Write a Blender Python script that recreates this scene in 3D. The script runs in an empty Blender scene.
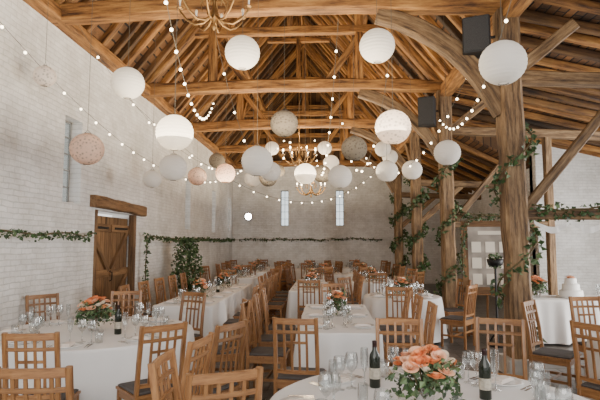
import bpy, math, random
from mathutils import Vector, Matrix
random.seed(7)
R=random.random
def U(a,b): return a+(b-a)*R()
scene=bpy.context.scene
# ------------------------------------------------------------ materials
def newmat(name):
    m=bpy.data.materials.new(name); m.use_nodes=True
    nt=m.node_tree; b=nt.nodes['Principled BSDF']
    return m,nt,b
def simple(name,col,rough=.6,metal=0,emit=None,es=0,noise=0.0,nscale=8):
    m,nt,b=newmat(name)
    b.inputs['Base Color'].default_value=(*col,1); b.inputs['Roughness'].default_value=rough
    b.inputs['Metallic'].default_value=metal
    if emit:
        b.inputs['Emission Color'].default_value=(*emit,1); b.inputs['Emission Strength'].default_value=es
    if noise>0:
        tc=nt.nodes.new('ShaderNodeTexCoord'); n=nt.nodes.new('ShaderNodeTexNoise'); n.inputs['Scale'].default_value=nscale
        cr=nt.nodes.new('ShaderNodeValToRGB')
        cr.color_ramp.elements[0].position=.3; cr.color_ramp.elements[1].position=.7
        cr.color_ramp.elements[0].color=(*[c*(1-noise) for c in col],1)
        cr.color_ramp.elements[1].color=(*[min(1,c*(1+noise)) for c in col],1)
        nt.links.new(tc.outputs['Object'],n.inputs['Vector']); nt.links.new(n.outputs['Fac'],cr.inputs['Fac'])
        nt.links.new(cr.outputs['Color'],b.inputs['Base Color'])
    return m
def wood(name,dark,mid,light,rough=.7,bump=.4,isl=.55,along=1.0,cross=9.0,objr=0.0):
    """grain runs along each timber (mesh attribute 'grain'), every timber gets its own tone"""
    m,nt,b=newmat(name); N=nt.nodes; L=nt.links
    at=N.new('ShaderNodeAttribute'); at.attribute_name='grain'
    mp=N.new('ShaderNodeMapping'); mp.inputs['Scale'].default_value=(along,cross,cross)
    n=N.new('ShaderNodeTexNoise'); n.inputs['Scale'].default_value=1.6; n.inputs['Detail'].default_value=8; n.inputs['Roughness'].default_value=.7
    cr=N.new('ShaderNodeValToRGB'); e=cr.color_ramp.elements
    e[0].position=.36; e[1].position=.68; e[0].color=(*dark,1); e[1].color=(*light,1); k=e.new(.5); k.color=(*mid,1)
    L.new(at.outputs['Vector'],mp.inputs['Vector']); L.new(mp.outputs[0],n.inputs['Vector']); L.new(n.outputs['Fac'],cr.inputs['Fac'])
    g=N.new('ShaderNodeNewGeometry'); mr=N.new('ShaderNodeMapRange'); mr.inputs['To Min'].default_value=1-isl; mr.inputs['To Max'].default_value=1.1
    L.new(g.outputs['Random Per Island'],mr.inputs['Value'])
    tc=N.new('ShaderNodeTexCoord'); n3=N.new('ShaderNodeTexNoise'); n3.inputs['Scale'].default_value=1.1; n3.inputs['Detail'].default_value=3
    L.new(tc.outputs['Object'],n3.inputs['Vector']); m3=N.new('ShaderNodeMapRange'); m3.inputs['From Min'].default_value=.3; m3.inputs['From Max'].default_value=.65; m3.inputs['To Min'].default_value=1-isl*.7; m3.inputs['To Max'].default_value=1.05
    L.new(n3.outputs['Fac'],m3.inputs['Value'])
    mm=N.new('ShaderNodeMath'); mm.operation='MULTIPLY'; L.new(mr.outputs[0],mm.inputs[0]); L.new(m3.outputs[0],mm.inputs[1])
    fac=mm.outputs[0]
    if objr>0:
        oi=N.new('ShaderNodeObjectInfo'); mo=N.new('ShaderNodeMapRange'); mo.inputs['To Min'].default_value=1-objr; mo.inputs['To Max'].default_value=1+objr
        L.new(oi.outputs['Random'],mo.inputs['Value']); m4=N.new('ShaderNodeMath'); m4.operation='MULTIPLY'; L.new(fac,m4.inputs[0]); L.new(mo.outputs[0],m4.inputs[1]); fac=m4.outputs[0]
    vm=N.new('ShaderNodeVectorMath'); vm.operation='SCALE'; L.new(cr.outputs['Color'],vm.inputs[0]); L.new(fac,vm.inputs['Scale'])
    L.new(vm.outputs[0],b.inputs['Base Color'])
    bp=N.new('ShaderNodeBump'); bp.inputs['Strength'].default_value=bump; bp.inputs['Distance'].default_value=.02
    L.new(n.outputs['Fac'],bp.inputs['Height']); L.new(bp.outputs[0],b.inputs['Normal'])
    b.inputs['Roughness'].default_value=rough
    return m
def brickmat(name,axes,c1,c2,mortar,bw,rh,ms,bump=.4,rough=.8,stain=.15,off=.5,warp=0.0,sscale=1.3):
    m,nt,b=newmat(name); N=nt.nodes; L=nt.links
    tc=N.new('ShaderNodeTexCoord'); sp=N.new('ShaderNodeSeparateXYZ'); cb=N.new('ShaderNodeCombineXYZ')
    src=tc.outputs['Object']
    if warp>0:
        nw=N.new('ShaderNodeTexNoise'); nw.inputs['Scale'].default_value=3.5; nw.inputs['Detail'].default_value=4
        L.new(tc.outputs['Object'],nw.inputs['Vector'])
        v1=N.new('ShaderNodeVectorMath'); v1.operation='SUBTRACT'; v1.inputs[1].default_value=(.5,.5,.5); L.new(nw.outputs['Color'],v1.inputs[0])
        v2=N.new('ShaderNodeVectorMath'); v2.operation='SCALE'; v2.inputs['Scale'].default_value=warp; L.new(v1.outputs[0],v2.inputs[0])
        v3=N.new('ShaderNodeVectorMath'); v3.operation='ADD'; L.new(src,v3.inputs[0]); L.new(v2.outputs[0],v3.inputs[1]); src=v3.outputs[0]
    L.new(src,sp.inputs[0])
    L.new(sp.outputs[axes[0]],cb.inputs[0]); L.new(sp.outputs[axes[1]],cb.inputs[1])
    br=N.new('ShaderNodeTexBrick'); br.inputs['Scale'].default_value=1
    br.inputs['Color1'].default_value=(*c1,1); br.inputs['Color2'].default_value=(*c2,1); br.inputs['Mortar'].default_value=(*mortar,1)
    br.inputs['Brick Width'].default_value=bw; br.inputs['Row Height'].default_value=rh; br.inputs['Mortar Size'].default_value=ms
    br.inputs['Mortar Smooth'].default_value=.5; br.offset=off
    L.new(cb.outputs[0],br.inputs['Vector'])
    n=N.new('ShaderNodeTexNoise'); n.inputs['Scale'].default_value=sscale; n.inputs['Detail'].default_value=9; n.inputs['Roughness'].default_value=.78
    L.new(tc.outputs['Object'],n.inputs['Vector'])
    cr=N.new('ShaderNodeValToRGB'); cr.color_ramp.elements[0].position=.33; cr.color_ramp.elements[1].position=.60
    k=1-stain; cr.color_ramp.elements[0].color=(k,k*.98,k*.94,1); cr.color_ramp.elements[1].color=(1,1,1,1)
    L.new(n.outputs['Fac'],cr.inputs['Fac'])
    mx=N.new('ShaderNodeMixRGB'); mx.blend_type='MULTIPLY'; mx.inputs[0].default_value=1
    L.new(br.outputs['Color'],mx.inputs[1]); L.new(cr.outputs['Color'],mx.inputs[2]); L.new(mx.outputs[0],b.inputs['Base Color'])
    n2=N.new('ShaderNodeTexNoise'); n2.inputs['Scale'].default_value=16; n2.inputs['Detail'].default_value=5
    L.new(tc.outputs['Object'],n2.inputs['Vector'])
    ad=N.new('ShaderNodeMath'); ad.operation='SUBTRACT'; L.new(n2.outputs['Fac'],ad.inputs[0]); L.new(br.outputs['Fac'],ad.inputs[1])
    bp=N.new('ShaderNodeBump'); bp.inputs['Strength'].default_value=bump; bp.inputs['Distance'].default_value=.012
    L.new(ad.outputs[0],bp.inputs['Height']); L.new(bp.outputs[0],b.inputs['Normal'])
    b.inputs['Roughness'].default_value=rough
    return m
W1=(.92,.91,.895); W2=(.83,.82,.80); WM=(.76,.75,.73)
M_wallY=brickmat('white_brick_y','YZ',W1,W2,WM,.23,.075,.008,stain=.30,warp=.06,bump=.75)
M_wallX=brickmat('white_brick_x','XZ',W1,W2,WM,.23,.075,.008,stain=.30,warp=.06,bump=.75)
M_floor=brickmat('stone_floor','XY',(.16,.145,.13),(.085,.078,.07),(.025,.022,.02),.45,.3,.014,bump=.5,rough=.35,stain=.45,warp=.02)
M_board=brickmat('roof_boards','YX',(.25,.11,.034),(.06,.026,.009),(.005,.003,.002),2.3,.12,.014,bump=.6,rough=.8,stain=.75,off=.37,warp=.03,sscale=2.2)
M_gable=brickmat('gable_boards','ZX',(.20,.10,.034),(.08,.038,.014),(.010,.006,.004),3,.2,.014,bump=.5,rough=.75,stain=.55,off=.37)
M_beam=wood('old_oak_beam',(.06,.021,.005),(.31,.137,.036),(.58,.30,.088),isl=.35)
M_post=wood('old_oak_post',(.06,.031,.014),(.22,.128,.058),(.42,.275,.14),isl=.3,cross=12,along=1.4,bump=.7)
M_raft=wood('rafter_oak',(.08,.028,.007),(.38,.165,.042),(.66,.35,.10),isl=.92)
M_chair=wood('chair_beech',(.18,.075,.026),(.30,.14,.052),(.40,.205,.082),rough=.36,bump=.05,isl=.15,along=3,cross=25,objr=.22)
M_door=wood('door_oak',(.09,.042,.016),(.24,.125,.052),(.34,.20,.09),isl=.35)
M_cush=simple('cushion_slate',(.085,.078,.076),.9,noise=.2)
M_cloth=simple('table_linen',(.83,.815,.80),.85,noise=.03,nscale=3)
M_china=simple('china',(.88,.87,.85),.15)
M_steel=simple('cutlery_steel',(.7,.7,.7),.2,1)
M_nap=simple('napkin',(.80,.72,.66),.9)
M_brass=simple('aged_brass',(.34,.20,.08),.4,.85)
M_iron=simple('black_iron',(.012,.012,.013),.5,.3)
M_black=simple('speaker_black',(.012,.012,.013),.6)
M_grill=simple('speaker_grill',(.03,.03,.032),.8,noise=.5,nscale=200)
M_leaf=simple('ivy_leaf',(.035,.075,.022),.55,noise=.6,nscale=12)
M_leaf2=simple('eucalyptus_leaf',(.11,.17,.075),.6,noise=.4,nscale=12)
M_stem=simple('stem',(.10,.075,.03),.8)
M_bottle=simple('bottle_glass',(.012,.016,.010),.08)
M_label=simple('bottle_label',(.42,.38,.31),.7,noise=.35,nscale=40)
M_foil=simple('bottle_foil',(.03,.012,.012),.35,.4)
M_pink=simple('rose_peach',(.85,.32,.13),.6,noise=.15,nscale=20)
M_blush=simple('rose_blush',(.86,.50,.32),.6,noise=.1,nscale=20)
M_cream=simple('rose_cream',(.88,.78,.62),.6,noise=.05,nscale=20)
M_wire=simple('cable',(.10,.09,.07),.7)
M_bulb=simple('warm_bulb',(1,.9,.7),.4,emit=(1,.84,.58),es=12)
M_candle=simple('candle_bulb',(1,.9,.7),.4,emit=(1,.80,.50),es=22)
M_candle0=simple('candle_bulb_unlit',(.8,.72,.55),.3)
M_lampw=simple('spot_lens',(1,1,1),.4,emit=(1,.97,.92),es=40)
M_icing=simple('icing',(.88,.87,.84),.5)
M_gold=wood('picture_frame_wood',(.07,.032,.012),(.17,.085,.032),(.26,.14,.055),isl=.1)
M_photo=simple('print_paper',(.27,.235,.20),.4,noise=.6,nscale=3)
M_ptext=simple('print_heading',(.72,.66,.56),.6)
M_wframe=simple('window_lead_frame',(.30,.29,.27),.6,noise=.15)
M_pot=simple('terracotta',(.35,.18,.10),.8,noise=.2)
M_plaster=simple('stone_pad',(.5,.48,.44),.8,noise=.2)
def thin_glass(name,col=(1,1,1),a=.12):
    m=bpy.data.materials.new(name); m.use_nodes=True; nt=m.node_tree; nt.nodes.clear()
    o=nt.nodes.new('ShaderNodeOutputMaterial'); mx=nt.nodes.new('ShaderNodeMixShader')
    t=nt.nodes.new('ShaderNodeBsdfTransparent'); t.inputs[0].default_value=(*col,1)
    g=nt.nodes.new('ShaderNodeBsdfGlossy'); g.inputs['Roughness'].default_value=.03
    lw=nt.nodes.new('ShaderNodeLayerWeight'); lw.inputs[0].default_value=.35
    ma=nt.nodes.new('ShaderNodeMath'); ma.operation='ADD'; ma.inputs[1].default_value=a; ma.use_clamp=True
    nt.links.new(lw.outputs['Facing'],ma.inputs[0]); 
    m2=nt.nodes.new('ShaderNodeMath'); m2.operation='MULTIPLY'; m2.inputs[1].default_value=.7
    nt.links.new(ma.outputs[0],m2.inputs[0]); nt.links.new(m2.outputs[0],mx.inputs[0])
    nt.links.new(t.outputs[0],mx.inputs[1]); nt.links.new(g.outputs[0],mx.inputs[2]); nt.links.new(mx.outputs[0],o.inputs[0])
    return m
M_glass=thin_glass('wine_glass',(.88,.90,.90),.22)
M_pane=thin_glass('window_pane',(.9,.95,.97),.02)
def paper(name,col,pattern=False,tr=.4):
    m=bpy.data.materials.new(name); m.use_nodes=True; nt=m.node_tree; nt.nodes.clear(); N=nt.nodes; L=nt.links
    o=N.new('ShaderNodeOutputMaterial'); mx=N.new('ShaderNodeMixShader'); mx.inputs[0].default_value=tr
    d=N.new('ShaderNodeBsdfDiffuse'); t=N.new('ShaderNodeBsdfTranslucent')
    for s in (d,t): s.inputs[0].default_value=(*col,1)
    if pattern:
        tc=N.new('ShaderNodeTexCoord'); v=N.new('ShaderNodeTexVoronoi'); v.inputs['Scale'].default_value=24
        cr=N.new('ShaderNodeValToRGB'); cr.color_ramp.elements[0].color=(*[c*.55 for c in col],1); cr.color_ramp.elements[1].color=(*col,1)
        cr.color_ramp.elements[0].position=.15; cr.color_ramp.elements[1].position=.45
        L.new(tc.outputs['Object'],v.inputs['Vector']); L.new(v.outputs['Distance'],cr.inputs['Fac'])
        for s in (d,t): L.new(cr.outputs[0],s.inputs[0])
    L.new(d.outputs[0],mx.inputs[1]); L.new(t.outputs[0],mx.inputs[2]); L.new(mx.outputs[0],o.inputs[0])
    return m
P_white=paper('paper_white',(.93,.905,.86)); P_peach=paper('paper_lace_peach',(.92,.70,.56),True); P_grey=paper('paper_lace_grey',(.30,.255,.195),True,.12)
P_cream=paper('paper_lace_cream',(.95,.87,.80),True)
# ------------------------------------------------------------ mesh builder
class MB:
    def __init__(s): s.v=[];s.f=[];s.m=[];s.s=[];s.g=[]
    def add(s,vs,fs,mat=0,smooth=False,g=None):
        o=len(s.v); s.v+= [tuple(p) for p in vs]; s.g+= [tuple(p) for p in (g if g else vs)]
        for f in fs: s.f.append([i+o for i in f]); s.m.append(mat); s.s.append(smooth)
    def box(s,c,d,mat=0,rot=None):
        x,y,z=d[0]/2,d[1]/2,d[2]/2
        vs=[Vector((a*x,b*y,e*z)) for a in(-1,1) for b in(-1,1) for e in(-1,1)]
        ax=max(range(3),key=lambda i:d[i]); of=(R()*9,R()*9,R()*9)
        g=[(p[ax]+of[0],p[(ax+1)%3]+of[1],p[(ax+2)%3]+of[2]) for p in vs]
        if rot: vs=[rot@p for p in vs]
        vs=[p+Vector(c) for p in vs]
        s.add(vs,[(0,1,3,2),(4,6,7,5),(0,4,5,1),(2,3,7,6),(0,2,6,4),(1,5,7,3)],mat,g=g)
    def path(s,pts,w,h,mat=0,cham=.12,jit=0,up=None):
        pts=[Vector(p) for p in pts]; rings=[];g=[]
        n=len(pts); u0=up; dist=R()*20; of=(R()*9,R()*9)
        for i,p in enumerate(pts):
            if i: dist+=(p-pts[i-1]).length
            d=(pts[min(i+1,n-1)]-pts[max(i-1,0)]).normalized()
            u=Vector(u0) if u0 else (Vector((0,0,1)) if abs(d.z)<.95 else Vector((0,1,0)))
            sd=d.cross(u).normalized(); uu=sd.cross(d).normalized()
            ww=w*(1+U(-jit,jit)); hh=h*(1+U(-jit,jit)); c=min(ww,hh)*cham
            a,b=ww/2,hh/2
            ring=[(a-c,b),(a,b-c),(a,-b+c),(a-c,-b),(-a+c,-b),(-a,-b+c),(-a,b-c),(-a+c,b)]
            j=Vector((U(-1,1),U(-1,1),U(-1,1)))*jit*w*.25
            rings.append([p+sd*x+uu*y+j for x,y in ring]); g+=[(dist,x+of[0],y+of[1]) for x,y in ring]
        vs=[q for r in rings for q in r]; fs=[]
        for i in range(n-1):
            for k in range(8):
                fs.append((i*8+k,i*8+(k+1)%8,(i+1)*8+(k+1)%8,(i+1)*8+k))
        fs.append(tuple(range(7,-1,-1))); fs.append(tuple((n-1)*8+k for k in range(8)))
        s.add(vs,fs,mat,g=g)
    def beam(s,a,b,w,h,mat=0,seg=1,jit=0,bow=0,cham=.12,up=None):
        a=Vector(a);b=Vector(b)
        s.path([a.lerp(b,i/seg)+Vector((0,0,bow*math.sin(math.pi*i/seg))) for i in range(seg+1)],w,h,mat,cham,jit,up)
    def tube(s,pts,r,seg=5,mat=0,smooth=True):
        pts=[Vector(p) for p in pts]; n=len(pts); vs=[];fs=[]
        for i,p in enumerate(pts):
            d=(pts[min(i+1,n-1)]-pts[max(i-1,0)]).normalized()
            u=Vector((0,0,1)) if abs(d.z)<.9 else Vector((0,1,0))
            a=d.cross(u).normalized(); b=a.cross(d)
            for k in range(seg):
                t=2*math.pi*k/seg; vs.append(p+(a*math.cos(t)+b*math.sin(t))*r)
        for i in range(n-1):
            for k in range(seg): fs.append((i*seg+k,i*seg+(k+1)%seg,(i+1)*seg+(k+1)%seg,(i+1)*seg+k))
        s.add(vs,fs,mat,smooth)
    def lathe(s,prof,seg=16,mat=0,c=(0,0,0),smooth=True):
        vs=[];fs=[];n=len(prof)
        for r,z in prof:
            for k in range(seg):
                t=2*math.pi*k/seg; vs.append((c[0]+r*math.cos(t),c[1]+r*math.sin(t),c[2]+z))
        for i in range(n-1):
            for k in range(seg): fs.append((i*seg+k,i*seg+(k+1)%seg,(i+1)*seg+(k+1)%seg,(i+1)*seg+k))
        s.add(vs,fs,mat,smooth)
    def sphere(s,c,r,mat=0,seg=10,rings=6,sz=1):
        s.lathe([(max(1e-4,r*math.sin(math.pi*i/rings)),-r*sz*math.cos(math.pi*i/rings)) for i in range(rings+1)],seg,mat,c)
    def leaf(s,c,size,mat=0):
        d=Vector((U(-1,1),U(-1,1),U(-1,.6))).normalized(); q=Vector((U(-1,1),U(-1,1),U(-1,1)))
        a=d.cross(q).normalized(); nn=a.cross(d)*.25*size; c=Vector(c)
        vs=[c,c+d*size*.35+a*size*.42+nn,c+d*size,c+d*size*.35-a*size*.42+nn,c+d*size*.45]
        s.add(vs,[(0,1,4),(1,2,4),(2,3,4),(3,0,4)],mat)
    def mesh(s,name,mats):
        me=bpy.data.meshes.new(name); me.from_pydata(s.v,[],s.f)
        for m in mats: me.materials.append(m)
        me.polygons.foreach_set('material_index',s.m); me.polygons.foreach_set('use_smooth',s.s)
        at=me.attributes.new('grain','FLOAT_VECTOR','POINT'); at.data.foreach_set('vector',[c for p in s.g for c in p])
        me.update()
        return me
    def obj(s,name,mats,loc=(0,0,0),rz=0,parent=None):
        return inst(name,s.mesh(name,mats),loc,rz,parent)
def inst(name,me,loc=(0,0,0),rz=0,parent=None,sc=1):
    o=bpy.data.objects.new(name,me); scene.collection.objects.link(o)
    o.location=loc; o.rotation_euler=(0,0,math.radians(rz)); o.scale=(sc,sc,sc)
    if parent: o.parent=parent
    return o
# ------------------------------------------------------------ geometry constants
XL=-4.0; XP=2.57; RX=-.75; HP=5.05; SL=1.24; RH=HP+(RX-XL)*SL; YE=21.6
TR=[6.9,10.6,14.1,17.6,21.3]
def roofh(x): return RH-SL*abs(x-RX)
def holed(name,axis,pos,thick,a0,a1,z0,z1,holes,mat):
    mb=MB(); As=sorted({a0,a1}|{h[0] for h in holes}|{h[1] for h in holes}); Zs=sorted({z0,z1}|{h[2] for h in holes}|{h[3] for h in holes})
    for i in range(len(As)-1):
        for j in range(len(Zs)-1):
            ca=(As[i]+As[i+1])/2; cz=(Zs[j]+Zs[j+1])/2
            if any(h[0]<ca<h[1] and h[2]<cz<h[3] for h in holes): continue
            if axis=='Y': mb.box((pos,ca,cz),(thick,As[i+1]-As[i],Zs[j+1]-Zs[j]))
            else: mb.box((ca,pos,cz),(As[i+1]-As[i],thick,Zs[j+1]-Zs[j]))
    return mb.obj(name,[mat])
lw=[(7.4,7.95,2.35,3.7),(14.1,14.65,2.1,3.6),(17.5,18.05,2.1,3.6),(20.5,20.95,2.2,3.6)]
DR=(8.55,10.35,0,2.3)
holed('wall_left','Y',XL-.25,.5,-2,YE,0,HP,lw+[DR],M_wallY)
fw=[(-1.93,-1.58,2.45,4.0),(.46,.82,2.45,4.0)]
holed('wall_far','X',YE+.1,.4,XL-.5,5.8,0,HP,fw,M_wallX)
wi=1
def window(axis,pos,a0,a1,z0,z1):
    global wi
    mb=MB(); t=.03
    def B(a,z,da,dz,m=0,th=.03):
        if axis=='Y': mb.box((pos,a,z),(th,da,dz),m)
        else: mb.box((a,pos,z),(da,th,dz),m)
    ca=(a0+a1)/2; cz=(z0+z1)/2
    B(a0+t/2,cz,t,z1-z0);B(a1-t/2,cz,t,z1-z0);B(ca,z0+t/2,a1-a0,t);B(ca,z1-t/2,a1-a0,t);B(ca,cz,.018,z1-z0)
    for k in range(1,5): B(ca,z0+(z1-z0)*k/5,a1-a0,.018)
    B(ca,cz,a1-a0-.01,z1-z0-.01,1,.006)
    mb.obj('window_%d'%wi,[M_wframe,M_pane]); wi+=1
for h in lw: window('Y',XL-.2,*h)
for h in fw: window('X',YE+.22,*h)
# floor
mb=MB(); mb.box((2,9.5,-.05),(13.5,26,.1)); mb.obj('floor',[M_floor])
# aisle walls (right)
holed('wall_right','Y',5.6,.4,13.2,YE,0,4.0,[],M_wallY)
holed('wall_transept','X',13.2,.4,5.4,8.4,0,4.4,[],M_wallX)
holed('wall_transept_side','Y',8.2,.4,4,13.2,0,4.0,[(5.4,9.6,.0,2.9)],M_wallY)
mb=MB(); mb.add([(XL-.3,YE-.05,HP),(XP+.2,YE-.05,HP),(XP,YE-.05,roofh(XP)),(RX,YE-.05,RH),(XL,YE-.05,HP)],[(0,1,2,3,4)])
hA=roofh(XP)+.14
mb.add([(XP,13.32,hA),(6,13.32,hA-.5*(6-XP)),(6,13.32,hA-.24*(6-XP))],[(0,1,2)])
mb.obj('wall_gable',[M_gable])
# roof boards
mb=MB(); y0,y1=-2,YE
def slab(x0,z0,x1,z1,ya,yb,t=.06):
    vs=[]
    for y in (ya,yb):
        vs+=[(x0,y,z0),(x1,y,z1),(x1,y,z1+t),(x0,y,z0+t)]
    mb.add(vs,[(0,1,2,3),(4,7,6,5),(0,4,5,1),(1,5,6,2),(2,6,7,3),(3,7,4,0)])
slab(XL-.5,roofh(XL-.5)+.14,RX,RH+.14,y0,y1); slab(RX,RH+.14,XP,roofh(XP)+.14,y0,y1)
slab(XP,hA,8.4,hA-(8.4-XP)*.24,2,13.35); slab(XP,hA,6,hA-(6-XP)*.5,13.3,y1); 
mb.obj('ceiling',[M_board])
# rafters
mb=MB(); y=y0+.2
while y<YE-.1:
    j=U(-.12,.12); k=U(-.06,.06); w=U(.085,.15)
    mb.beam((XL-.1,y+j,roofh(XL-.1)+.06),(RX,y+k,RH+.06),w,.12,seg=5,jit=.16)
    mb.beam((RX,y+k,RH+.06),(XP,y-j,roofh(XP)+.06),U(.085,.15),.12,seg=5,jit=.16)
    if 2.2<y<13.1: mb.beam((XP,y+j,hA-.08),(8.1,y,hA-.08-(8.1-XP)*.24),w,.12,seg=3,jit=.14)
    if y>13.5: mb.beam((XP,y,hA-.08),(5.5,y,hA-.08-(5.5-XP)*.5),w,.12,seg=2,jit=.12)
    y+=U(.36,.54)
mb.obj('roof_rafters',[M_raft])
mb=MB()
for x in (-2.4,.9,): mb.beam((x,y0,roofh(x)-.12),(x,YE-.1,roofh(x)-.12),.2,.22,seg=24,jit=.08)
mb.beam((RX,y0,RH-.1),(RX,YE-.1,RH-.1),.12,.22,seg=12,jit=.08)
mb.obj('roof_purlins',[M_beam])
mb=MB(); mb.beam((XL+.08,y0,HP-.02),(XL+.08,YE-.1,HP-.02),.26,.2,seg=24,jit=.08); mb.obj('trim_wall_plate',[M_beam])
mb=MB(); mb.beam((XP,2,HP-.12),(XP,YE-.1,HP-.12),.24,.26,seg=24,jit=.08); mb.obj('trim_arcade_plate',[M_beam])
# trusses
def arc(a,b,bulge,n=8):
    a=Vector(a);b=Vector(b);c=(a+b)/2+Vector(bulge); return [a*(1-t)**2+c*2*t*(1-t)+b*t*t for t in [i/n for i in range(n+1)]]
for i,y in enumerate(TR):
    mb=MB()
    mb.beam((XL-.1,y,HP),(XP+.2,y,HP),.24,.25,seg=12,jit=.10,bow=.08)
    mb.beam((XL+.05,y,HP+.1),(RX,y,RH-.14),.2,.22,seg=7,jit=.09,up=(0,1,0))
    mb.beam((XP-.05,y,roofh(XP)+.1),(RX,y,RH-.14),.2,.22,seg=7,jit=.09,up=(0,1,0))
    ch=6.35; hx=(RH-ch)/SL-.1
    mb.beam((RX-hx,y,ch),(RX+hx,y,ch),.16,.18,seg=7,jit=.09)
    for qx in (-2.45,.75): mb.beam((qx,y,HP+.15),(qx,y,roofh(qx)-.1),.18,.18,seg=3,jit=.08)
    mb.beam((RX-.9,y,7.6),(RX+.9,y,7.6),.13,.14,seg=3,jit=.08)
    mb.beam((RX,y,ch),(RX,y,RH-.1),.13,.14,seg=3,jit=.06)
    mb.path([Vector((-2.45,y,6.2)).lerp(Vector((-1.7,y,HP+.15)),t/3) for t in range(4)],.11,.14,jit=.05)
    mb.path([Vector((.75,y,6.2)).lerp(Vector((0.05,y,HP+.15)),t/3) for t in range(4)],.11,.14,jit=.05)
    mb.beam((-2.45,y+.15,5.3),(-2.45,min(y+1.9,YE-.2),roofh(-2.45)-.1),.11,.14,seg=2,jit=.06)
    mb.beam((.75,y+.15,5.3),(.75,min(y+1.9,YE-.2),roofh(.75)-.1),.11,.14,seg=2,jit=.06)
    mb.obj('roof_truss',[M_beam])
# posts with braces
for i,y in enumerate(TR[:4]):
    mb=MB(); w=.30 if i==0 else .27
    mb.beam((XP,y,.2),(XP-.03,y,HP-.1),w,w,seg=14,jit=.08,cham=.15,up=(0,1,0))
    mb.box((XP,y,.11),(.44,.44,.22),1)
    mb.path(arc((XP-.12,y,3.5),(.75,y,HP-.1),(.35,0,.4)),.18,.25 if i==0 else .21,jit=.09)
    mb.path(arc((XP,y+.1,3.5),(XP,y+1.6,HP-.2),(0,.1,.3)),.14,.2,jit=.05)
    if y<13:
        mb.beam((XP,y,4.0+.1*i),(7.9,y,3.75+.1*i),.2,.18,seg=8,jit=.07)
        mb.beam((XP,y,2.1),(4.6,y,2.1),.14,.14,seg=4,jit=.05)
        mb.beam((XP+.12,y,2.15),(4.1,y,3.85),.1,.12,seg=4,jit=.05)
        mb.beam((4.65,y,0),(4.65,y,3.95),.15,.15,seg=6,jit=.05,up=(0,1,0))
        mb.beam((XP+.1,y,4.1),(XP+.9,y,4.75),.12,.17,seg=3,jit=.05)
    else:
        mb.beam((XP,y,3.4),(5.4,y,3.3),.18,.18,seg=5,jit=.07)
        mb.beam((XP+.1,y,2.3),(3.8,y,3.3),.12,.15,seg=3,jit=.05)
    mb.obj('timber_post',[M_post,M_plaster])
# door
mb=MB()
yy=DR[0]
for leaf in range(2):
    n=5; wd=(DR[1]-DR[0])/2/n
    for k in range(n):
        mb.box((XL-.18,yy+wd/2,1.12),(.05,wd-.01,2.2)); yy+=wd
    yc=DR[0]+(leaf+.5)*(DR[1]-DR[0])/2
    for z in (.3,1.15,2.0): mb.box((XL-.135,yc,z),(.05,(DR[1]-DR[0])/2-.04,.14))
    s=1 if leaf else -1
    mb.beam((XL-.13,yc-.38*s,.35),(XL-.13,yc+.38*s,1.1),.05,.1); mb.beam((XL-.13,yc-.38*s,1.2),(XL-.13,yc+.38*s,1.95),.05,.1)
    mb.box((XL-.1,yc,2.0),(.015,.6,.04),1); mb.box((XL-.1,yc,.3),(.015,.6,.04),1)
mb.tube([(XL-.1,9.4,1.0),(XL-.05,9.4,1.02),(XL-.05,9.4,1.16),(XL-.1,9.4,1.18)],.012,6,1)
mb.obj('door_1',[M_door,M_iron])
mb=MB(); mb.beam((XL+.02,DR[0]-.25,DR[3]+.14),(XL+.02,DR[1]+.35,DR[3]+.1),.2,.2,seg=6,jit=.09)
mb.beam((XL-.05,DR[0]+.0,0),(XL-.05,DR[0]+.0,DR[3]),.13,.1,up=(0,1,0)); mb.beam((XL-.05,DR[1],0),(XL-.05,DR[1],DR[3]),.13,.1,up=(0,1,0))
mb.obj('trim_door_frame',[M_door])
# ------------------------------------------------------------ ivy
def ivy(name,pts,dens,spread,size=.06,hang=0.0):
    mb=MB(); pts=[Vector(p) for p in pts]; mb.tube(pts,.012,5,0)
    for a,b in zip(pts,pts[1:]):
        for k in range(int((b-a).length*dens)):
            p=a.lerp(b,R())+Vector((U(-1,1),U(-1,1),U(-1,1)))*spread; p.z-=abs(random.gauss(0,hang))
            mb.leaf(p,size*U(.7,1.4),1 if R()<.7 else 2)
    return mb.obj(name,[M_stem,M_leaf,M_leaf2])
def wav(p,q,n,s,amp=.04):
    p=Vector(p);q=Vector(q); return [p.lerp(q,i/n)+Vector((0,0,-s*(4*((i/n)%1)*(1-(i/n)%1))+U(-amp,amp))) for i in range(n+1)]
ivy('ivy_garland',wav((XL+.15,2.5,1.86),(XL+.15,8.2,1.86),14,.03),80,.04,.055,.025)
ivy('ivy_garland',wav((XL+.15,10.75,1.86),(XL+.15,YE-.3,1.86),22,.03),70,.04,.06,.025)
ivy('ivy_garland',wav((XL+.3,YE-.25,1.9),(XP-.2,YE-.25,1.9),14,.03),60,.04,.07,.02)
ivy('ivy_garland',[(XL+.16,10.65,1.9),(XL+.16,10.6,1.2),(XL+.16,10.65,.3)],70,.06,.065)
def spiral(x,y,r,z0,z1,turns,n=60):
    return [(x+r*math.cos(2*math.pi*turns*i/n),y+r*math.sin(2*math.pi*turns*i/n),z0+(z1-z0)*i/n) for i in range(n+1)]
ivy('ivy_vine',spiral(XP,TR[0],.25,.5,3.9,2.5),60,.08,.075,.06)
ivy('ivy_vine',spiral(XP,TR[1],.22,.3,3.6,3),80,.08,.08,.05)
ivy('ivy_vine',spiral(XP,TR[2],.22,.3,3.6,3.5),130,.10,.09,.05)
ivy('ivy_vine',spiral(XP,TR[3],.22,.3,3.4,3.5),130,.10,.1,.05)
ivy('ivy_garland',wav((XP+.2,TR[0]-.08,2.22),(4.6,TR[0]-.08,2.25),10,.06),110,.07,.065,.05)
ivy('ivy_garland',wav((XP+.2,TR[1]-.08,2.34),(4.5,TR[1]-.08,2.30),10,.05),70,.07,.07,.05)
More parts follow.
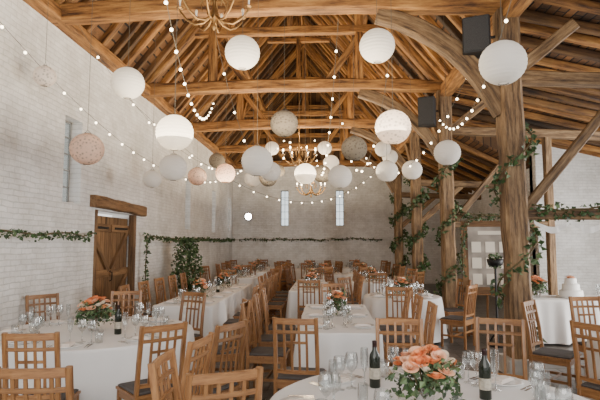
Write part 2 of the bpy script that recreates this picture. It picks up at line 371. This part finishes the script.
# bunting swag on rail
mb=MB()
n=60; top=[];bot=[]
for i in range(n+1):
    t=i/n; sag=.09*abs(math.sin(math.pi*t*4))
    p=Vector((XP+.2+1.9*t,TR[0]-.12+.015*math.sin(i*1.3),2.02-sag)); top.append(p); bot.append(p+Vector((0,.02*math.sin(i*1.9),-.035-.05*abs(math.sin(math.pi*t*4)))))
mb.add(top+bot,[(i,i+1,n+2+i,n+1+i) for i in range(n)],0,True); mb.obj('fabric_swag',[M_cloth])
def potplant(x,y,h,rr,name='potted_bay_tree'):
    mb=MB(); mb.lathe([(.001,0),(.17,0),(.22,.36),(.24,.36),(.24,.40),(.2,.40),(.19,.34),(.001,.34)],18,0)
    mb.tube([(0,0,.3),(.02,0,.8),(0,.01,h)],.02,6,1)
    for k in range(10):
        t=U(0,6.28); mb.tube([(0,0,.6+.05*k),(math.cos(t)*rr*.5,math.sin(t)*rr*.5,.8+.08*k),(math.cos(t)*rr*.8,math.sin(t)*rr*.8,min(h,1.0+.1*k))],.006,4,1)
    for k in range(900):
        t=U(0,6.28);z=U(.55,h+.1); q=rr*math.sqrt(R())*(1.1-.75*abs((z-.55)/(h-.45)-.35))
        mb.leaf((math.cos(t)*q,math.sin(t)*q,z),.085,2 if R()<.6 else 3)
    mb.obj(name,[M_pot,M_stem,M_leaf,M_leaf2],(x,y,0))
potplant(-3.42,12.3,1.75,.38)
# ------------------------------------------------------------ chair
def chair_mesh():
    mb=MB(); b=.16
    for s in(-1,1):
        mb.path([(s*.2,-.205,0),(s*.2,-.2,.45),(s*.197,-.225,.72),(s*.195,-.275,1.03)],.036,.04,cham=.2,up=(0,1,0))
        mb.beam((s*.195,.19,0),(s*.195,.19,.44),.038,.038,cham=.2,up=(0,1,0))
        mb.beam((s*.197,-.19,.19),(s*.197,.18,.19),.02,.03); mb.beam((s*.197,-.19,.40),(s*.197,.18,.40),.022,.06)
    mb.beam((-.19,.19,.40),(.19,.19,.40),.022,.06); mb.beam((-.19,-.2,.40),(.19,-.2,.40),.022,.06)
    mb.beam((-.19,0,.19),(.19,0,.19),.02,.03); mb.beam((-.19,-.2,.26),(.19,-.2,.26),.02,.03)
    mb.box((0,0,.442),(.44,.44,.022))
    c=[]; 
    for r,z in((.20,.453),(.208,.464),(.19,.476),(.0,.480)): c.append([(r*(1 if a in(0,3) else -1)*1,r*(1 if a<2 else -1)*1,z) for a in range(4)])
    vs=[p for q in c for p in q]; fs=[]
    for i in range(3):
        for k in range(4): fs.append((i*4+k,i*4+(k+1)%4,(i+1)*4+(k+1)%4,(i+1)*4+k))
    mb.add(vs,fs,1)
    def by(z): return -.2-(.025*(z-.45)/.27 if z<.72 else .025+.05*(z-.72)/.31)
    def rail(z,h,x=.19,cv=.02):
        mb.path([(-x,by(z),z),(-x/2,by(z)-cv*.8,z),(0,by(z)-cv,z),(x/2,by(z)-cv*.8,z),(x,by(z),z)],.02,h)
    rail(.998,.055,.2); rail(.90,.028); rail(.53,.035); 
    for x in(-.105,-.035,.035,.105): mb.path([(x,by(.53)-.016,.53),(x,by(.74)-.016,.74),(x,by(.99)-.016,.99)],.022,.014,up=(0,1,0))
    rail(.80,.022,.105,.006)
    return mb.mesh('dining_chair',[M_chair,M_cush])
CH=chair_mesh(); chairs=[]
def chair(x,y,rz):
    chairs.append((x,y)); return inst('dining_chair',CH,(x,y,0),rz+U(-5,5))
# ------------------------------------------------------------ tables
def outline_round(r,n=96): return [(r*math.cos(2*math.pi*i/n),r*math.sin(2*math.pi*i/n),math.cos(2*math.pi*i/n),math.sin(2*math.pi*i/n)) for i in range(n)]
def outline_rect(w,l,n=160):
    out=[]
    hx,hy=w/2,l/2
    for i in range(n):
        t=i/n*2*(w+l)
        if t<w: x,y,nx,ny=-hx+t,-hy,0,-1
        elif t<w+l: x,y,nx,ny=hx,-hy+t-w,1,0
        elif t<2*w+l: x,y,nx,ny=hx-(t-w-l),hy,0,1
        else: x,y,nx,ny=-hx,hy-(t-2*w-l),-1,0
        dx=max(0,abs(x)-(hx-.12))/.12; dy=max(0,abs(y)-(hy-.12))/.12
        if dx>0 and dy>0:
            nx=math.copysign(dx,x);ny=math.copysign(dy,y);l2=math.hypot(nx,ny);nx/=l2;ny/=l2
        out.append((x,y,nx,ny))
    return out
def table_mesh(name,ol,drop=.72,amp=.06):
    mb=MB(); n=len(ol); vs=[];fs=[]
    ph=[U(0,6.28) for _ in range(3)]
    levels=[(0,0),(.010,.006),(.012,.03),(.012,.12),(.015,.3),(.02,.5),(.03,drop)]
    for off,d in levels:
        k=min(1,d/drop)**.6
        for i,(x,y,nx,ny) in enumerate(ol):
            f=amp*k*(math.sin(i*.55+ph[0])+.7*math.sin(i*.93+ph[1])+.5*math.sin(i*.23+ph[2]))
            o=off+f*.8+ .01*k
            vs.append((x+nx*o,y+ny*o,.755-d))
    for l in range(len(levels)-1):
        for i in range(n): fs.append((l*n+i,(l+1)*n+i,(l+1)*n+(i+1)%n,l*n+(i+1)%n))
    mb.add(vs,fs,0,True)
    mb.add([(x,y,.7549) for x,y,_,_ in ol],[tuple(range(n))],0)
    xs=max(o[0] for o in ol)*.62; ys=max(o[1] for o in ol)*.62
    for a in(-1,1):
        for b in(-1,1): mb.beam((a*xs,b*ys,0),(a*xs,b*ys,.72),.05,.05,1,up=(0,1,0))
    mb.box((0,0,.72),(xs*2.1,ys*2.1,.03),1)
    return mb.mesh(name,[M_cloth,M_chair])
def wine(mb,x,y,s=1,kind=0,seg=12):
    if kind==0: p=[(.034,0),(.034,.003),(.006,.008),(.004,.05),(.005,.095),(.018,.105),(.036,.13),(.041,.155),(.038,.185),(.033,.21)]
    elif kind==1: p=[(.03,0),(.03,.003),(.005,.008),(.004,.08),(.012,.095),(.023,.13),(.026,.18),(.023,.235)]
    else: p=[(.001,.004),(.03,.004),(.034,.06),(.037,.11),(.035,.11)]
    mb.lathe([(r*s,z*s) for r,z in p],seg,0,(x,y,.756))
def settings(seats,seg=12):
    pl=MB();gl=MB();cu=MB();na=MB()
    for x,y,dx,dy in seats:
        sx,sy=-dy,dx
        pl.lathe([(.001,.004),(.085,.004),(.095,.008),(.135,.018),(.137,.014),(.09,.0)],24 if seg>8 else 14,0,(x,y,.756))
        an=math.atan2(dy,dx); rot=Matrix.Rotation(an,3,'Z')
        for k,(w,h) in enumerate(((.17,.010),(.15,.009),(.11,.008))):
            na.box((x,y,.766+.008*k+.004),(w*1.1,.075-.008*k,h),0,rot)
        for side,kk in((1,2),(-1,2)):
            for q in range(kk):
                o=side*(.165+.028*q); cx=x+sx*o;cy=y+sy*o
                cu.box((cx-dx*.03,cy-dy*.03,.7585),(.10,.009,.003),0,rot)
                if side>0:
                    cu.box((cx+dx*.05,cy+dy*.05,.7585),(.07,.015,.002),0,rot)
                else:
                    cu.box((cx+dx*.035,cy+dy*.035,.7585),(.03,.02,.002),0,rot)
                    for tt in(-.008,-.0027,.0027,.008): cu.box((cx+dx*.07+sx*tt,cy+dy*.07+sy*tt,.7585),(.045,.0025,.002),0,rot)
        for j,(o,f,kd) in enumerate(((-.16,.17,0),(-.07,.21,0),(-.235,.13,2),(.05,.2,1))):
            wine(gl,x+sx*o+dx*f+U(-.01,.01),y+sy*o+dy*f+U(-.01,.01),U(.98,1.12),kd,seg)
    return [('dinner_plates',pl,M_china),('wine_glasses',gl,M_glass),('cutlery',cu,M_steel),('napkins',na,M_nap)]
def rose(mb,c,r,mat):
    c=Vector(c); up=Vector((U(-.5,.5),U(-.7,.3),1)).normalized(); a=up.orthogonal().normalized(); b=up.cross(a)
    for layer,(n,rr,hh,op) in enumerate(((3,.35,.55,.1),(5,.65,.6,.45),(6,1.0,.5,1.0))):
        for k in range(n):
            t0=2*math.pi*(k+layer*.4)/n; wd=1.25*math.pi/n+.15
            vs=[]
            for i in range(4):
                v=i/3
                for j in range(4):
                    t=t0+(j/3-.5)*2*wd*(.5+.5*math.sin(math.pi*(.25+.6*v)))
                    q=r*(.15+rr*(v**.8)*(.85+.15*op)+(.12*op if i==3 else 0)); z=r*(-.45+hh*1.25*v-(.16*op if i==3 else 0)+.1*(1-op))
                    vs.append(c+a*math.cos(t)*q+b*math.sin(t)*q+up*z)
            mb.add(vs,[(i*4+j,i*4+j+1,i*4+j+5,i*4+j+4) for i in range(3) for j in range(3)],mat,True)
def bouquet_mesh(R0=.17,n=16,h=.17):
    mb=MB()
    mb.lathe([(.001,0),(.055,0),(.06,.02),(.05,.07),(.06,.13),(.065,.14)],16,0)
    for k in range(n):
        t=k*2.4; q=math.sqrt((k+.5)/n); x=math.cos(t)*R0*q; y=math.sin(t)*R0*q; z=h+.15*math.sqrt(max(0,1-q*q*.9))+U(-.015,.03)
        mb.tube([(0,0,.08),(x*.4,y*.4,h*.8),(x,y,z)],.003,4,1)
        rose(mb,(x,y,z),U(.028,.046),random.choice([2,2,2,3,3,4]))
    for k in range(int(n*10)):
        t=U(0,6.28);q=R0*U(.3,1.35); z=h+U(-.06,.11)-.06*(q/R0)**2+.02
        mb.leaf((math.cos(t)*q,math.sin(t)*q,z),U(.03,.055),5 if R()<.6 else 6)
    for k in range(9):
        t=U(0,6.28); e=Vector((math.cos(t)*R0*1.3,math.sin(t)*R0*1.3,h+U(.0,.26))); s0=Vector((0,0,h*.7))
        mb.tube([s0,(s0+e)/2+Vector((0,0,.05)),e],.0025,4,1)
        for j in range(9): mb.leaf(s0.lerp(e,.45+.06*j)+Vector((0,0,.04*(1-j/9))),.03,6)
    return mb.mesh('flower_centerpiece',[M_glass,M_stem,M_pink,M_blush,M_cream,M_leaf,M_leaf2])
BQ=bouquet_mesh(.16,28,.19); BQ2=bouquet_mesh(.11,14,.15)
def bottle_mesh():
    mb=MB(); mb.lathe([(.001,.004),(.033,.0),(.037,.005),(.037,.19),(.033,.215),(.016,.245),(.0145,.30)],20,0)
    mb.lathe([(.0378,.06),(.0378,.13)],20,1); mb.lathe([(.0155,.25),(.0158,.29),(.0168,.292),(.0168,.305),(.0001,.306)],14,2)
    return mb.mesh('wine_bottle',[M_bottle,M_label,M_foil])
BT=bottle_mesh()
def ring_seats(r,n,a0): return [((r-.19)*math.cos(math.radians(a)),(r-.19)*math.sin(math.radians(a)),-math.cos(math.radians(a)),-math.sin(math.radians(a))) for a in [a0+360*k/n for k in range(n)]]
cache={}
def round_table(cx,cy,r,nset,chair_angles,detail=12,bq=BQ,bottles=(),boff=(0,0)):
    key=('r',r,nset,detail)
    if key not in cache:
        cache[key]=(table_mesh('round_table',outline_round(r)),[(n,m.mesh(n,[mt])) for n,m,mt in settings(ring_seats(r,nset,chair_angles[0] if chair_angles else 0),detail)])
    tm,ss=cache[key]; inst('round_table',tm,(cx,cy,0),0)
    for n,me in ss: inst(n,me,(cx,cy,0))
    if bq: inst('flower_centerpiece',bq,(cx+boff[0],cy+boff[1],.757),U(0,360))
    for bx,by_ in bottles: inst('wine_bottle',BT,(cx+bx,cy+by_,.756))
    for a in chair_angles:
        d=r+.38; chair(cx+d*math.cos(math.radians(a)),cy+d*math.sin(math.radians(a)),a+90)
def long_table(cx,cy,w,l,nside,left=True,right=True,ends=(),detail=10,bqs=(0,),bottles=()):
    key=('l',w,l,nside,detail)
    if key not in cache:
        seats=[]
        for k in range(nside):
            y=-l/2+l*(k+.5)/nside
            seats+= [(-w/2+.17,y,1,0),(w/2-.17,y,-1,0)]
        cache[key]=(table_mesh('banquet_table',outline_rect(w,l)),[(n,m.mesh(n,[mt])) for n,m,mt in settings(seats,detail)])
    tm,ss=cache[key]; inst('banquet_table',tm,(cx,cy,0))
    for n,me in ss: inst(n,me,(cx,cy,0))
    for b in bqs: inst('flower_centerpiece',BQ2,(cx,cy+b,.757),U(0,360))
    for bx,by_ in bottles: inst('wine_bottle',BT,(cx+bx,cy+by_,.756))
    for k in range(nside):
        y=cy-l/2+l*(k+.5)/nside
        if left: chair(cx-w/2-.36,y,-90)
        if right: chair(cx+w/2+.36,y,90)
    if 'near' in ends: chair(cx,cy-l/2-.38,0)
    if 'far' in ends: chair(cx,cy+l/2+.38,180)
# foreground
round_table(.65,3.05,1.0,8,[90,5,178],16,BQ,[(-.32,.42),(.34,.2)],(-.09,-.10))
chair(1.5,4.5,162)
round_table(-2.55,5.5,1.05,8,[-80,-46,20,66,100,137],14,BQ,[(.35,-.2)])
chair(-1.18,3.75,84); chair(-1.05,4.5,62); chair(-1.66,3.05,10); chair(-.66,3.0,28)
long_table(.15,6.75,.9,2.5,3,ends=('far',),bottles=[(.1,.5)])
chair(-.24,4.95,-4)
long_table(-2.2,9.8,.9,4.2,5,bqs=(-1,1),bottles=[(.1,0)])
long_table(-.3,11.7,.85,3.2,4,bqs=(-.8,.8),ends=('near','far'))
round_table(1.4,9.35,.68,6,[-100,-40,20,80,140,200],8,BQ2)
round_table(3.6,5.25,.85,6,[142,100,-150,60,0],12,BQ2)
for cx,cy in((1.2,13.0),(-2.5,14.3),(.0,15.8),(-2.4,17.0),(1.2,15.9),(-.6,18.5),(1.2,19.3),(-2.6,19.6)):
    round_table(cx,cy,.64,6,[-90,-30,30,90,150,210],8,BQ2)
# aisle table with cake
ol=outline_rect(2.4,.8); tm=table_mesh('buffet_table',ol); inst('buffet_table',tm,(4.6,9.2,0))
mb=MB()
for r,z0,z1 in((.19,0.02,.13),(.14,.13,.24),(.095,.24,.34)):
    mb.lathe([(.001,z0),(r,z0),(r+.004,z0+.01),(r,z1-.012),(r-.012,z1),(.001,z1)],28,0)
    for k in range(20): t=k*.314; mb.sphere((r*math.cos(t),r*math.sin(t),z0+.008),.011,0,6,4)
mb.lathe([(.001,0),(.12,0),(.12,.01),(.24,.012),(.24,.02),(.001,.02)],28,1)
for k in range(5): rose(mb,(.04*math.cos(k*1.3),.04*math.sin(k*1.3),.36),.035,2)
mb.obj('wedding_cake',[M_icing,M_china,M_blush],(4.35,9.2,.757))
inst('flower_centerpiece',BQ,(3.75,9.2,.757),60); inst('flower_centerpiece',BQ2,(5.4,9.3,.757),10)
mb=MB(); 
for k in range(10): wine(mb,-.2+.09*(k%5),-.05+.1*(k//5),1,1,8)
mb.obj('champagne_flutes',[M_glass],(5.0,9.15,0))
# easel with framed seating plan
mb=MB()
mb.beam((-.42,-.05,0),(-.12,.05,2.15),.04,.04);mb.beam((.42,-.05,0),(.12,.05,2.15),.04,.04);mb.beam((0,.35,0),(0,.08,2.1),.04,.04)
mb.beam((-.5,-.08,.76),(.5,-.08,.76),.08,.04); mb.beam((-.22,.02,1.6),(.22,.02,1.6),.04,.03)
rt=Matrix.Rotation(math.radians(-4),3,'X'); cc=Vector((0,-.10,1.46))
for c,d in(((0,.0,.62),(1.02,.05,.11)),((0,.0,-.62),(1.02,.05,.11)),((-.46,0,0),(.11,.05,1.3)),((.46,0,0),(.11,.05,1.3))):
    mb.box(cc+rt@Vector(c),d,1,rt)
mb.box(cc,(.92,.015,1.22),2,rt)
mb.box(cc+rt@Vector((0,-.012,.45)),(.42,.006,.07),3,rt)
for a in(-.25,0,.25):
    for b in(.18,-.12,-.42): mb.box(cc+rt@Vector((a,-.012,b)),(.17,.006,.20),3,rt)
mb.obj('picture_easel',[M_chair,M_gold,M_photo,M_ptext],(3.12,9.75,0),-6)
ivy('ivy_vine',[(2.56,9.5,1.1),(2.56,9.5,1.7),(2.62,9.52,2.14),(3.05,9.52,2.24),(3.5,9.5,2.2),(3.7,9.5,1.8)],65,.045,.055,.03)
# iron plant stand
mb=MB()
mb.lathe([(.001,.015),(.16,.015),(.17,0),(.001,0)],20,0); mb.tube([(0,0,0),(0,0,1.35)],.02,8,0)
for k in range(3):
    t=k*2.09; mb.tube([(0,0,.25),(.12*math.cos(t),.12*math.sin(t),.12),(.2*math.cos(t),.2*math.sin(t),0.01)],.012,6,0)
mb.lathe([(.02,1.3),(.12,1.35),(.14,1.45),(.13,1.45),(.001,1.36)],16,0)
for k in range(120):
    t=U(0,6.28);q=.11*math.sqrt(R()); mb.leaf((q*math.cos(t),q*math.sin(t),1.42+U(-.12,.12)),.055,1 if R()<.7 else 2)
mb.obj('iron_plant_stand',[M_iron,M_leaf,M_leaf2],(2.88,8.7,0))
# speakers
def speaker(x,y,z,w,h,rz):
    mb=MB(); mb.path([(0,.02,-h/2),(0,.02,h/2)],w,w*.8,0,.08,up=(0,1,0)); mb.box((0,-w*.4+.015,0),(w*.9,.015,h*.92),1)
    mb.tube([(0,w*.35,0),(.1,w*.6,.05),(.25,w*.6,.05)],.02,6,0); mb.obj('loudspeaker',[M_black,M_grill],(x,y,z),rz)
speaker(2.1,TR[0]-.1,4.55,.36,.5,-20); speaker(2.14,TR[1]-.2,4.45,.34,.6,-20)
# ------------------------------------------------------------ chandeliers
def chandelier(x,y,z,rr,arms,topz,lit=True):
    mb=MB()
    mb.lathe([(.001,-.28),(.02,-.26),(.035,-.22),(.015,-.18),(.05,-.12),(.065,-.06),(.03,0),(.02,.1),(.04,.16),(.02,.22),(.012,.3)],14,0)
    for k in range(arms):
        t=2*math.pi*k/arms; c,s=math.cos(t),math.sin(t)
        mb.tube([(c*rr*q,s*rr*q,zz) for q,zz in((.08,-.08),(.3,-.17),(.55,-.19),(.8,-.12),(.97,-.02),(1,.02))],.015,6,0)
        mb.tube([(c*rr*q,s*rr*q,zz) for q,zz in((.06,.15),(.25,.2),(.4,.1),(.35,0))],.009,5,0)
        mb.lathe([(.012,.02),(.045,.035),(.05,.045),(.014,.045)],10,0,(c*rr,s*rr,0))
        mb.lathe([(.012,.045),(.012,.12)],8,2,(c*rr,s*rr,0)); mb.sphere((c*rr,s*rr,.145),.02,1,8,5,1.6)
    mb.tube([(0,0,.3),(0,0,topz-z)],.009,5,0)
    mb.obj('chandelier',[M_brass,M_candle if lit else M_candle0,M_icing],(x,y,z))
    if lit:
        li=bpy.data.lights.new('chandelier_glow','POINT'); li.energy=60; li.color=(1,.74,.45); li.shadow_soft_size=.08
        o=bpy.data.objects.new('chandelier_glow',li); scene.collection.objects.link(o); o.location=(x,y,z+.5)
chandelier(-1.45,TR[0]-.6,4.78,.46,8,roofh(-1.45),False); chandelier(-.6,11.6,3.75,.38,6,roofh(-.6)); chandelier(-.42,15.0,3.35,.42,8,roofh(-.42))
# ------------------------------------------------------------ lanterns
def lantern(x,y,z,r,mat):
    mb=MB(); n=56; prof=[]
    for i in range(n+1):
        t=math.radians(13)+(math.pi-math.radians(26))*i/n
        rr=r*(1+(.014 if i%4<2 else -.008)); prof.append((rr*math.sin(t),-r*.97*math.cos(t)))
    mb.lathe(prof,32,0)
    top=r*.97*math.cos(math.radians(13))
    mb.lathe([(r*.22,top),(r*.235,top+.004),(r*.22,top+.008)],20,1); mb.lathe([(r*.22,-top),(r*.235,-top+.004),(r*.22,-top+.008)],20,1)
    mb.tube([(-r*.22,0,top),(0,0,top+.05),(r*.22,0,top)],.003,4,1)
    mb.tube([(0,0,top+.05),(0,0,roofh(x)-z)],.0028,4,1)
    mb.obj('paper_lantern',[mat,M_wire],(x,y,z),U(0,90))
A,B_,C_,D_=P_white,P_peach,P_grey,P_cream
for a in [(-2.42,5.9,3.68,.2,A),(-1.79,5.8,3.03,.22,A),(-3.05,6.2,2.92,.21,B_),(-.95,5.6,3.92,.2,A),(.605,5.6,3.97,.2,A),(1.58,4.4,3.31,.2,A),
 (-.585,7.1,3.44,.2,C_),(.77,5.6,3.02,.2,D_),(.457,7.7,3.18,.2,C_),(-.865,6.3,2.76,.2,A),(1.88,7.7,3.10,.2,A),(-2.2,7.1,2.81,.2,A),
 (-3.18,9,2.89,.17,A),(-2.6,10,3.07,.19,B_),(-2.02,10,3.13,.2,B_),(-.36,9.1,2.98,.2,A),(.25,8.3,2.82,.2,A),(1.13,9.1,3.02,.2,A),
 (1.74,10,3.17,.2,A),(-1.26,11,3.16,.2,C_),(-1.66,11.4,3.2,.2,A),(-.06,11,3.24,.2,C_),(0,14,4.4,.2,A),(-2.75,12.5,3.81,.2,C_),
 (-3.65,6.2,3.89,.14,D_),(1.46,12.5,4.07,.2,A),(.16,12.5,3.73,.2,A),(-1.5,14,4.4,.2,A),(1.7,13,3.95,.2,A),(-1.35,14.5,3.83,.18,C_),(-.9,8.2,2.9,.17,A)]:
    lantern(*a)
# ------------------------------------------------------------ fairy lights
def fairy(p,q,sag,step=.36):
    p=Vector(p);q=Vector(q); n=24; pts=[p.lerp(q,i/n)-Vector((0,0,sag*4*(i/n)*(1-i/n))) for i in range(n+1)]
    mb=MB(); mb.tube(pts,.004,4,0); L=(q-p).length*1.05; m=int(L/step)
    for k in range(1,m):
        t=k/m; c=p.lerp(q,t)-Vector((0,0,sag*4*t*(1-t)+.03)); mb.sphere(c,.020,1,8,6); 
        mb.tube([c+Vector((0,0,.015)),c+Vector((0,0,.035))],.008,5,0)
    mb.obj('fairy_light_string',[M_wire,M_bulb])
fairy((-3.9,5.2,4.5),(-2.4,17.6,4.9),1.5,.42)
fairy((-3.6,6.9,4.9),(-1.0,14.1,4.9),1.6,.42)
fairy((-1.4,3.4,4.9),(-2.4,10.6,4.9),1.2)
fairy((-1.6,6.9,4.9),(-.5,10.6,4.9),1.9)
fairy((.2,6.9,4.9),(-.3,14.1,4.9),1.7)
fairy((1.0,6.9,4.9),(.3,10.6,4.9),1.9)
fairy((2.25,6.7,4.7),(.8,14.1,4.9),1.6)
fairy((1.9,4.0,5.1),(2.35,10.4,4.4),1.1)
fairy((-3.8,8.5,4.6),(2.3,17.6,4.8),1.9,.5)
# wall lamp on the far wall
mb=MB(); mb.lathe([(.001,0),(.10,0),(.14,.04),(.17,.14),(.16,.14),(.12,.10)],18,0); mb.lathe([(.001,.12),(.15,.12)],18,1)
o=mb.obj('wall_lamp',[M_iron,M_lampw],(-3.3,YE-.1,2.85)); o.rotation_euler=(math.radians(90),0,0)
# ------------------------------------------------------------ lights
def area(name,loc,rot,sx,sy,e,col):
    l=bpy.data.lights.new(name,'AREA'); l.shape='RECTANGLE'; l.size=sx; l.size_y=sy; l.energy=e; l.color=col
    o=bpy.data.objects.new(name,l); scene.collection.objects.link(o); o.location=loc; o.rotation_euler=[math.radians(a) for a in rot]
area('rear_fill',(-.5,-2.2,3.0),(82,0,0),6.5,3.6,260,(1,.97,.92))  # unseen fill panel added behind the camera; no doorway is modelled there
area('transept_fill',(7.9,7.8,2.0),(90,0,90),4.6,3.4,650,(1,.97,.93))  # added fill panel inside the transept opening, lights the nave depth from the side
for y in (5.5,9.5,13.5,17.5):
    area('uplight',(-.7,y,2.95),(180,0,0),3.2,2.2,225,(1,.83,.59))
w=bpy.data.worlds.new('World'); scene.world=w; w.use_nodes=True
w.node_tree.nodes['Background'].inputs[0].default_value=(1,.99,.975,1); w.node_tree.nodes['Background'].inputs[1].default_value=1.7
# ------------------------------------------------------------ camera
cd=bpy.data.cameras.new('camera'); cam=bpy.data.objects.new('camera',cd); scene.collection.objects.link(cam)
cd.lens=30; cd.sensor_width=36; cam.location=(0,0,1.72); cam.rotation_euler=(math.radians(94.9),0,math.radians(2.87)); cd.clip_start=.05
scene.camera=cam
